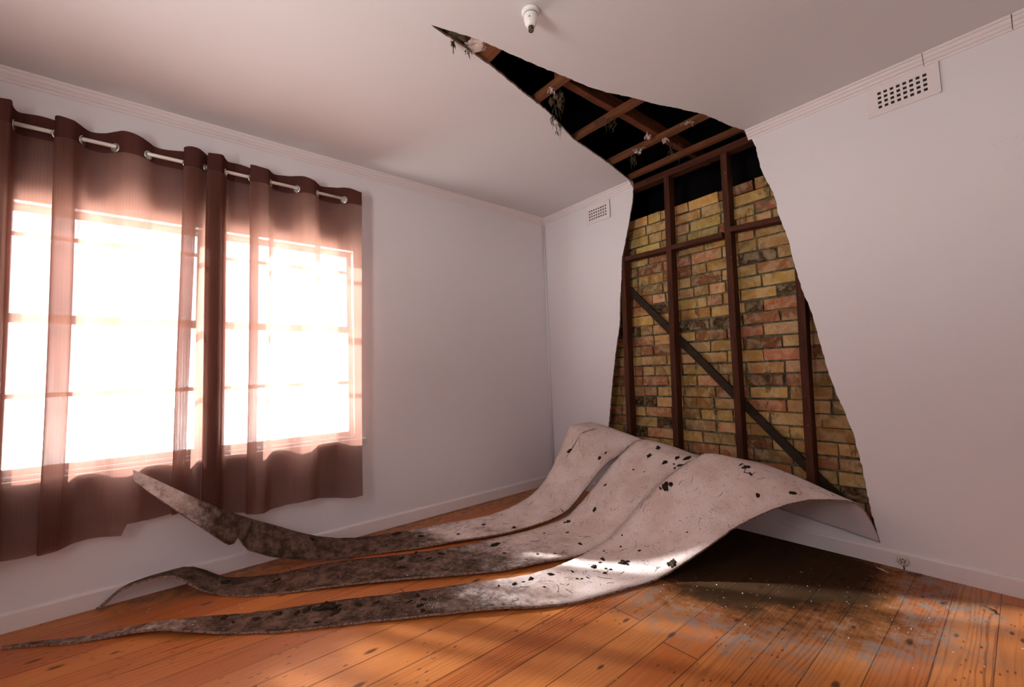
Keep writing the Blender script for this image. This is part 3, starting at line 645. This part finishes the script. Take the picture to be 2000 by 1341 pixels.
# ------------------------------------------------------------------ vents, lamp holder, wall outlet
def vent(cx, cz, pw, ph, offx, label):
    root = empty('air_vent', (cx, 0, cz)); y1 = -0.007
    px, pz = 0.0262, 0.0262; hw = 0.0076; nx, nz = 8, 4
    x0, z0 = -px*(nx-1)/2, -pz*(nz-1)/2
    bm = bmesh.new(); xs = [-pw/2+offx]; zs = [-ph/2]
    for i in range(nx): xs += [x0+i*px-hw, x0+i*px+hw]
    for i in range(nz): zs += [z0+i*pz-hw, z0+i*pz+hw]
    xs.append(pw/2+offx); zs.append(ph/2)
    for i in range(len(xs)-1):
        for j in range(len(zs)-1):
            if i % 2 and j % 2: continue
            box(bm, (xs[i], y1, zs[j]), (xs[i+1], -0.0015, zs[j+1]))
    bmesh.ops.remove_doubles(bm, verts=bm.verts, dist=1e-5)
    seen = {}
    for f in list(bm.faces):
        c = f.calc_center_median(); key = (round(c.x, 5), round(c.y, 5), round(c.z, 5)); seen.setdefault(key, []).append(f)
    bmesh.ops.delete(bm, geom=[f for fs in seen.values() if len(fs) > 1 for f in fs], context='FACES_ONLY')
    obj('grille', bm, M_trim, root)
    bm = bmesh.new(); box(bm, (x0-hw-.004, -0.0015, z0-hw-.004), (-x0+hw+.004, -0.0003, -z0+hw+.004)); obj('vent_backing', bm, M_dark, root)
    bm = bmesh.new(); box(bm, (pw/2+offx-.008, -0.011, -ph/2), (pw/2+offx, 0, ph/2), 0, .001); obj('vent_rim', bm, M_trim, root)
    return tag(root, label, 'air vent', 'painted wall vents under the cornice')
vent(0.715, 2.552, 0.285, 0.165, -0.003, 'small painted wall vent left of the torn opening')
vent(2.800, 2.560, 0.295, 0.165, 0.0, 'painted wall vent on the right wall section, with browned holes')

lamp = empty('lamp_holder', (1.845, -1.848, H)); LS = Matrix.Scale(0.70, 4)
bm = bmesh.new(); lathe(bm, [(.056, 0), (.056, -.010), (.052, -.018), (.045, -.022)], 28); bm.transform(LS); obj('ceiling_rose', bm, M_white, lamp, True)
bm = bmesh.new(); lathe(bm, [(.043, -.022), (.045, -.032), (.043, -.055), (.038, -.080), (.030, -.098), (.024, -.104)], 28); bm.transform(LS); hb = obj('holder_body', bm, M_white, lamp, True)
bm = bmesh.new(); lathe(bm, [(.0455, -.0300), (.0462, -.0315), (.0455, -.033)], 28); bm.transform(LS); obj('seam_ring', bm, M_dark, hb, True)
bm = bmesh.new(); lathe(bm, [(.0035, -.001), (.0035, .0015)], 10, Matrix.Translation((.024, -.034, -.066)) @ Vector((.024, -.034, -.012)).to_track_quat('Z', 'Y').to_matrix().to_4x4()); bm.transform(LS); obj('screw_hole', bm, M_dark, hb)
bm = bmesh.new()
lathe(bm, [(.0165, -.098), (.0175, -.106), (.0165, -.132), (.0135, -.132), (.0135, -.110), (.004, -.109)], 20); bm.transform(LS); obj('bulb_socket', bm, M_brass, lamp, True)
bm = bmesh.new()
for sx in (-.006, .006): lathe(bm, [(.0025, -.109), (.0028, -.128), (.001, -.130)], 8, Matrix.Translation((sx, 0, 0)))
bm.transform(LS); obj('contact_pin', bm, M_chrome, lamp)
tag(lamp, 'white empty bulb holder on the ceiling beside the torn hole', 'lamp holder')

out = empty('wall_outlet', (2.622, -0.018, 0.048)); MY = Matrix.Rotation(math.pi/2, 4, 'X')
bm = bmesh.new(); lathe(bm, [(.027, 0), (.027, .006), (.024, .011), (.018, .013)], 24, MY); ob = obj('outlet_body', bm, M_cream, out, True)
bm = bmesh.new()
for k in range(5):
    a = 2*math.pi*k/5 + .3; lathe(bm, [(.0032, .0125), (.0032, .0137)], 8, MY @ Matrix.Translation((.010*math.cos(a), .010*math.sin(a), 0)))
obj('outlet_hole', bm, M_dark, ob)
bm = bmesh.new(); tube(bm, [(0, -.004, -.024), (.001, -.005, -.034), (.001, -.004, -.047)], .0025, 6); obj('cable', bm, M_dark, out, True)
tag(out, 'small round cream outlet fixed to the back baseboard', 'wall outlet')

# ------------------------------------------------------------------ loose debris
def lump(r, sx, sy, sz, seed, sub=2, rough=0.45):
    bm = bmesh.new(); bmesh.ops.create_icosphere(bm, subdivisions=sub, radius=1)
    off = Vector((seed*3.7, seed*1.3, seed*7.1))
    for v in bm.verts:
        k = 1 + rough*noise.fractal(v.co*1.7+off, 1.0, 2.0, 3)
        v.co = Vector((v.co.x*k*sx, v.co.y*k*sy, v.co.z*k*sz))
    return bm
DIRT = {
  'back': [(0.640,-0.441,0.452, 0.28,-0.87,0.41, 0.0213), (0.908,-0.304,0.448, 0.50,-0.63,0.60, 0.0124), (0.884,-0.354,0.412, 0.44,-0.76,0.47, 0.0144), (0.232,-1.787,0.027, 0.03,0.06,1.00, 0.0286), (0.385,-1.681,0.022, -0.02,0.01,1.00, 0.0211), (0.538,-1.477,0.022, -0.03,0.03,1.00, 0.0141), (0.498,-1.232,0.016, -0.03,0.01,1.00, 0.0169), (0.716,-1.126,0.022, -0.03,0.01,1.00, 0.0163), (0.176,-2.323,0.118, 0.56,0.23,0.80, 0.0161), ],
  'middle': [(1.327,-0.218,0.523, 0.03,-0.37,0.93, 0.0266), (1.312,-0.314,0.475, -0.05,-0.58,0.81, 0.0187), (1.459,-0.356,0.454, -0.04,-0.57,0.82, 0.0196), (1.528,-0.306,0.487, -0.00,-0.48,0.88, 0.0177), (1.595,-0.298,0.491, 0.00,-0.33,0.94, 0.0262), (1.579,-0.368,0.452, -0.05,-0.55,0.84, 0.0207), (1.554,-0.391,0.435, -0.06,-0.54,0.84, 0.0104), (1.531,-0.361,0.455, -0.03,-0.54,0.84, 0.0088), (1.240,-0.415,0.383, -0.12,-0.64,0.76, 0.0093), (1.339,-0.429,0.385, -0.11,-0.62,0.77, 0.0072), (1.046,-0.502,0.256, -0.21,-0.67,0.71, 0.0115), (1.066,-0.662,0.117, -0.21,-0.63,0.75, 0.0165), (0.918,-0.781,0.028, -0.14,-0.23,0.96, 0.0185), (0.903,-0.803,0.023, -0.12,-0.08,0.99, 0.0130), (1.035,-0.918,0.015, -0.01,-0.05,1.00, 0.0122), (0.924,-1.030,0.012, -0.00,0.01,1.00, 0.0088), (1.218,-0.996,0.013, -0.01,-0.03,1.00, 0.0163), (0.859,-1.407,0.020, -0.06,-0.00,1.00, 0.0361), (1.014,-1.451,0.027, -0.03,-0.02,1.00, 0.0124), (0.714,-1.720,0.014, -0.02,0.01,1.00, 0.0254), (0.727,-1.805,0.015, -0.03,0.02,1.00, 0.0186), (0.596,-1.824,0.012, -0.02,0.01,1.00, 0.0192), (0.604,-1.926,0.014, -0.03,0.01,1.00, 0.0187), (0.734,-1.984,0.019, -0.03,0.02,1.00, 0.0207), (0.377,-2.561,0.012, -0.01,-0.01,1.00, 0.0227), (0.205,-2.781,0.017, 0.05,0.22,0.97, 0.0255), (1.173,-1.323,0.031, -0.02,0.05,1.00, 0.0092), (1.230,-1.234,0.025, -0.03,0.09,1.00, 0.0092), (0.680,-2.007,0.017, -0.03,0.02,1.00, 0.0119), (0.947,-1.811,0.022, -0.03,0.03,1.00, 0.0116), ],
  'front': [(1.588,-0.573,0.352, -0.11,-0.68,0.72, 0.0295), (1.616,-0.558,0.370, -0.11,-0.66,0.75, 0.0163), (1.556,-0.582,0.338, -0.11,-0.69,0.72, 0.0132), (1.987,-0.329,0.495, 0.30,-0.46,0.84, 0.0218), (2.022,-0.358,0.465, 0.31,-0.49,0.81, 0.0122), (1.957,-0.327,0.505, 0.26,-0.45,0.85, 0.0125), (1.465,-1.080,0.018, 0.00,-0.06,1.00, 0.0178), (1.476,-1.118,0.015, 0.00,-0.06,1.00, 0.0117), (1.584,-1.043,0.023, -0.01,-0.37,0.93, 0.0289), (1.544,-1.153,0.013, 0.00,-0.03,1.00, 0.0100), (1.573,-1.199,0.013, -0.00,-0.01,1.00, 0.0111), (1.569,-1.145,0.014, 0.00,-0.03,1.00, 0.0099), (1.486,-1.184,0.013, 0.00,-0.01,1.00, 0.0201), (1.438,-1.309,0.012, -0.00,0.00,1.00, 0.0127), (1.375,-1.417,0.012, 0.00,-0.00,1.00, 0.0168), (1.338,-1.530,0.012, -0.00,0.00,1.00, 0.0165), (1.337,-1.580,0.012, -0.00,0.01,1.00, 0.0108), (1.510,-1.352,0.012, -0.00,0.00,1.00, 0.0082), (1.527,-1.335,0.012, -0.01,0.00,1.00, 0.0082), (1.542,-1.303,0.012, -0.01,0.00,1.00, 0.0096), (1.453,-1.538,0.012, -0.01,0.01,1.00, 0.0092), (1.321,-1.630,0.013, -0.01,0.02,1.00, 0.0134), (1.606,-0.917,0.061, -0.09,-0.34,0.94, 0.0104), (1.820,-0.760,0.179, -0.04,-0.66,0.75, 0.0058), (1.830,-0.940,0.066, -0.04,-0.46,0.89, 0.0247), (1.807,-0.951,0.059, -0.03,-0.44,0.90, 0.0138), (2.234,-0.337,0.388, 0.38,-0.36,0.85, 0.0172), (2.093,-0.458,0.374, 0.28,-0.50,0.82, 0.0145), (1.420,-0.827,0.075, -0.16,-0.52,0.84, 0.0096), (1.414,-1.001,0.026, -0.06,-0.09,0.99, 0.0077), (1.475,-0.919,0.048, -0.10,-0.27,0.96, 0.0077), (1.283,-1.703,0.014, -0.02,0.03,1.00, 0.0120), (1.074,-2.058,0.015, -0.03,0.02,1.00, 0.0181), (1.135,-2.056,0.017, -0.04,0.02,1.00, 0.0152), (1.176,-2.099,0.019, -0.04,0.01,1.00, 0.0172), (1.233,-2.115,0.021, -0.04,0.00,1.00, 0.0144), (1.107,-2.119,0.016, -0.03,0.01,1.00, 0.0175), (0.998,-2.242,0.015, -0.01,0.00,1.00, 0.0151), (0.949,-2.312,0.014, -0.01,-0.00,1.00, 0.0200), (0.871,-2.433,0.014, 0.00,-0.00,1.00, 0.0497), (0.820,-2.513,0.013, 0.01,-0.01,1.00, 0.0222), (0.940,-2.418,0.014, -0.00,-0.01,1.00, 0.0292), (0.818,-2.557,0.013, 0.01,-0.01,1.00, 0.0195), (0.763,-2.623,0.014, 0.02,0.00,1.00, 0.0195), (0.737,-2.714,0.014, 0.02,0.00,1.00, 0.0167), (0.627,-2.829,0.018, 0.02,0.02,1.00, 0.0168), (0.695,-2.800,0.016, 0.01,0.03,1.00, 0.0142), (0.970,-2.506,0.013, -0.01,-0.01,1.00, 0.0140), ],
  'floor': [(1.923,-0.308,-0.000, 0.00,0.00,1.00, 0.0141), (2.673,-0.047,0.000, 0.00,0.00,1.00, 0.0291), (2.544,-0.098,0.000, 0.00,0.00,1.00, 0.0273), (2.936,-0.246,0.000, 0.00,0.00,1.00, 0.0293), (1.903,-0.403,-0.000, 0.00,0.00,1.00, 0.0093), (2.494,-0.549,-0.000, 0.00,0.00,1.00, 0.0097), (1.590,-1.542,0.014, -0.01,0.01,1.00, 0.0000), ],
}
CRACK = {
  'back': [[(0.6882,-0.3661,0.5789), (0.7037,-0.3245,0.5967), (0.7275,-0.2728,0.6098), (0.7559,-0.2197,0.6191)], [(0.6879,-0.3739,0.5626), (0.6695,-0.4083,0.5019), (0.6486,-0.4388,0.4534), (0.6280,-0.4697,0.4010)], [(0.7265,-0.6660,0.0561), (0.7577,-0.6710,0.0408), (0.7701,-0.6722,0.0311)], [(0.1434,-2.6459,0.2960), (0.1687,-2.6623,0.2683), (0.2018,-2.6843,0.2309), (0.2211,-2.6967,0.2055)], ],
  'front': [[(1.9659,-0.3106,0.5109), (1.9884,-0.3413,0.4884), (1.9893,-0.3684,0.4719), (2.0281,-0.3584,0.4642), (2.0416,-0.3323,0.4737)], ],
}

def lay(bm, p, n, spin):
    q = Vector(n).normalized().to_track_quat('Z', 'Y').to_matrix().to_4x4()
    bm.transform(Matrix.Translation(p) @ q @ Matrix.Rotation(spin, 4, 'Z'))
DLAB = {'back': ('small dark dirt clump lying on the back torn strip', 'dirt clumps on the back strip'),
        'middle': ('small dark dirt clump lying on the middle torn strip', 'dirt clumps on the middle strip'),
        'front': ('small dark dirt clump lying on the front torn strip', 'dirt clumps on the front strip'),
        'floor': ('dark dirt lump on the sooty floor under the arched board', 'dirt lumps under the board')}
SPECIAL = {('front', 36): 'long mound of brown fibrous roof dirt on the front strip', ('middle', 17): 'mossy dark dirt clump near the back edge of the middle strip',
           ('middle', 25): 'rough dirt lump on the middle strip beside its raised bend', ('front', 24): 'dark dirt clump caught on the near edge of the front strip',
           ('front', 8): 'largest black dirt flake in the middle of the pale front strip', ('front', 0): 'tangled black dirt clump at the left crest of the front strip',
           ('middle', 0): 'topmost black flake on the crest of the middle strip', ('back', 3): 'dark dirt clump on the thin dusty part of the back strip',
           ('floor', 1): 'crumpled brown scrap against the back baseboard below the outlet', ('floor', 2): 'thin pale board scrap along the back baseboard',
           ('floor', 3): 'brown leaf-like paper scrap on the boards at the right'}
rd = random.Random(99)
for key, L in DIRT.items():
    for i, (x, y, z, a, b, c, s) in enumerate(L):
        if s < 0.001: continue
        lab, grp = DLAB[key]; sp = SPECIAL.get((key, i)); mat = M_soil; nm, cat = 'dirt_clump', 'dirt clump'
        e = rd.uniform(0.35, 0.75); hgt = 0.40
        if key == 'front' and i == 36: e, hgt = 0.35, 0.40
        if key == 'floor' and i in (1, 2, 3): nm, cat, mat, hgt, e = 'paper_scrap', 'scrap', (M_scrap if i != 2 else M_palefluff), 0.10, (0.55, 0.18, 0.38)[i-1]
        bm = lump(rd, s*1.0, s*1.0*e, max(s*hgt*0.6, 0.0025), i+len(key)*7, 3 if s > 0.012 else 2, 0.9)
        lay(bm, Vector((x, y, z)) + Vector((a, b, c))*0.0012, (a, b, c), rd.uniform(0, 3.14) if cat != 'scrap' else (0.6, 2.6, 2.2)[i-1])
        o = obj(nm, bm, mat, None, True); tag(o, sp or lab, cat, None if sp else grp)
# splits in the board: a dark slit that follows the surface
for key, par in (('back', TA), ('front', TC)):
    for ln in CRACK[key]:
        P = [Vector(q) for q in ln]; bm = bmesh.new(); W_ = [0.0035*(1 - abs(2*i/(len(P)-1)-1)*0.7) for i in range(len(P))]
        tube(bm, P, 1.0, 6, W_); obj('crack', bm, M_soil, par, True)

# fine stuff nobody could count
def surf(o):
    from mathutils.bvhtree import BVHTree
    return BVHTree.FromPolygons([v.co.copy() for v in o.data.vertices], [tuple(p.vertices) for p in o.data.polygons])
bm = bmesh.new(); rr = random.Random(5)
for T_, n, x0, x1, y0, y1 in ((TA, 130, .15, 1.1, -1.9, -.05), (TB, 260, .2, 1.8, -2.2, -.05), (TC, 420, .5, 2.5, -2.4, -.05)):
    tr = surf(T_)
    for _ in range(n):
        x, y = rr.uniform(x0, x1), rr.uniform(y0, y1); ang = rr.uniform(0, 6.28); L_ = rr.uniform(.012, .05) * (1 if rr.random() < .85 else 1.8); pts = []; cur = rr.uniform(-1, 1)
        for k in range(6):
            h = tr.ray_cast(Vector((x, y, 1.5)), Vector((0, 0, -1)))
            if h[0] is None: break
            pts.append(h[0] + h[1]*0.0008); ang += cur*0.35; x += math.cos(ang)*L_/5; y += math.sin(ang)*L_/5
        if len(pts) > 3 and all((p-q).length < L_*0.9 for p, q in zip(pts, pts[1:])): tube(bm, pts, rr.uniform(.0005, .0012), 4)
tag(obj('hair_fibres', bm, M_soil), 'fine dark hairs and fibres scattered over the pale torn strips', 'fibres', kind='stuff')
bm = bmesh.new(); strips = [surf(T_) for T_ in (TA, TB, TC)]
def crumb(x, y, s, only_floor=False):
    z = 0.0
    for tr in strips:
        h = tr.ray_cast(Vector((x, y, 1.2)), Vector((0, 0, -1)))
        if h[0] is not None:
            if only_floor: return
            z = max(z, h[0].z)
    m = Matrix.Translation((x, y, z + s*0.3)) @ Matrix.Rotation(rr.uniform(0, 6), 4, Vector((rr.random(), rr.random(), rr.random()+.1)).normalized()) @ Matrix.Diagonal((s, s*rr.uniform(.4, 1), s*rr.uniform(.3, .7), 1))
    bmesh.ops.create_icosphere(bm, subdivisions=1, radius=1, matrix=m)
for cx, cy, sp, n in ((2.05, -1.05, .28, 110), (2.5, -.55, .25, 70), (2.75, -.45, .22, 30), (1.55, -1.55, .18, 40), (1.15, -2.05, .22, 60), (.75, -2.45, .25, 60), (.55, -2.9, .2, 40), (.75, -1.95, .12, 30), (1.22, -2.05, .03, 26), (.86, -1.98, .03, 26), (2.1, -1.6, .5, 40), (.2, -3.0, .15, 20)):
    for _ in range(n): crumb(max(.03, rr.gauss(cx, sp)), min(-.03, rr.gauss(cy, sp)), abs(rr.gauss(0, .0016)) + .0008)
tag(obj('plaster_crumbs', bm, M_crumb), 'pale plaster crumbs strewn over the boards and strips', 'crumbs', kind='stuff')

# hanging rags and fluff in the ceiling tear
def tuft(p, length, width, n, seed, mat, label, lumpy=0.0, drop=1.0):
    r = random.Random(seed); bm = bmesh.new()
    for _ in range(n):
        a = Vector((r.uniform(-width, width), r.uniform(-width, width), 0)); q = a.copy(); pts = [q.copy()]; L_ = length*r.uniform(.35, 1)
        for k in range(7):
            q = q + Vector((r.uniform(-1, 1)*width*.35, r.uniform(-1, 1)*width*.35, -L_/7*drop)); pts.append(q.copy())
        tube(bm, pts, r.uniform(.0008, .0022), 5, [1, 1.3, .8, 1.4, .9, 1.2, .7, .3])
    if lumpy:
        for _ in range(5):
            b2 = lump(r, lumpy*r.uniform(.4, 1), lumpy*r.uniform(.3, .7), lumpy*r.uniform(.6, 1.5), r.randint(0, 99), 2, .9)
            b2.transform(Matrix.Translation((r.uniform(-width, width), r.uniform(-width, width), -length*r.uniform(.05, .55))))
            me = bpy.data.meshes.new('scratch'); b2.to_mesh(me); b2.free(); bm.from_mesh(me); bpy.data.meshes.remove(me)
    o = obj('hanging_tuft', bm, mat, None, True); o.location = p
    tag(o, label, 'tuft', 'rags hanging from the torn ceiling')
tuft((1.503, -2.035, 2.704), .075, .010, 5, 1, M_fibre, 'wispy brown rag hanging at the sharp tip of the ceiling tear', .006)
tuft((1.492, -1.945, 2.704), .045, .012, 5, 2, M_fibre, 'short brown fibres below the tear, right beside its tip rag', .004)
tuft((1.352, -1.222, 2.704), .085, .018, 5, 3, M_fibre, 'dark rag hanging on the lower tear edge, left one of a pair', .007)
tuft((1.318, -1.125, 2.704), .120, .016, 6, 4, M_fibre, 'longest dark rag dangling below the lower tear edge', .008)
tuft((1.50, -1.33, 2.735), .165, .030, 14, 5, M_fibre, 'big dusty cobweb rag hanging from a batten inside the tear', .020)
tuft((1.52, -1.39, 2.715), .030, .022, 8, 6, M_palefluff, 'pale wisp caught on the batten above the cobweb rag', .007)
tuft((1.55, -.90, 2.712), .110, .045, 10, 7, M_fibre, 'grey cobweb strands under the middle batten crossing', .004)
tuft((1.43, -.41, 2.712), .030, .030, 9, 8, M_palefluff, 'pale fluff lying along the lower batten, left of the beam', .011)
tuft((1.56, -.50, 2.735), .050, .018, 8, 9, M_palefluff, 'pale fluff hanging just above the beam and batten crossing', .011)
tuft((1.625, -.39, 2.712), .045, .016, 8, 10, M_palefluff, 'pale fluff hanging right of the beam and batten crossing', .012)
tuft((1.82, -.44, 2.712), .025, .030, 8, 11, M_palefluff, 'pale fluff near the right end of the lower batten', .006)
tuft((1.36, -.36, 2.712), .130, .018, 8, 12, M_fibre, 'dark strands hanging below the pale batten fluff', .006)
tuft((1.62, -.25, 2.72), .170, .035, 9, 13, M_fibre, 'thin strands hanging in front of the top plate', .0)
bm = lump(rd, .075, .045, .028, 41, 4, .5); o = obj('insulation_tuft', bm, M_palefluff, None, True); o.location = (1.525, -1.915, 2.735); o.rotation_euler = (0, 0, .2)
tag(o, 'pale pink insulation tuft wedged near the tip of the ceiling tear', 'tuft')
bm = lump(rd, .05, .12, .022, 57, 4, .7); o = obj('dirt_wad', bm, M_fibre, None, True); o.location = (1.525, -2.03, 2.738); o.rotation_euler = (0, 0, -.15)
tag(o, 'brown fibrous dirt wad filling the sharp tip of the ceiling tear', 'tuft')
# frayed paper along the cut edges
bm = bmesh.new(); rr = random.Random(8)
def fray(poly, to3, drop, n):
    seg = list(zip(poly, poly[1:])); tot = [(Vector(b)-Vector(a)).length for a, b in seg]
    for _ in range(n):
        k = rr.choices(range(len(seg)), tot)[0]; a, b = seg[k]; p = to3(Vector(a).lerp(Vector(b), rr.random()))
        L_ = rr.uniform(.003, .012); d = (Vector(drop) + Vector((rr.uniform(-1, 1), rr.uniform(-1, 1), rr.uniform(-1, 1)))*.9).normalized()
        tube(bm, [p, p+d*L_*.5+Vector((rr.uniform(-1, 1)*.002,)*3), p+d*L_], rr.uniform(.0004, .0011), 4, [1, .8, .3])
fray(HOLE_CL, lambda q: Vector((q.x, q.y, H+.004)), (0, 0, -1), 170); fray(HOLE_CR, lambda q: Vector((q.x, q.y, H+.004)), (0, 0, -1), 120)
fray(HOLE_R[1:], lambda q: Vector((q.x, .004, q.y)), (.3, -1, -.2), 170); fray(HOLE_L, lambda q: Vector((q.x, .004, q.y)), (-.3, -1, -.2), 90)
tag(obj('frayed_paper', bm, M_cutedge), 'frayed paper fibres along the cut edges of the lining', 'fibres', kind='stuff')
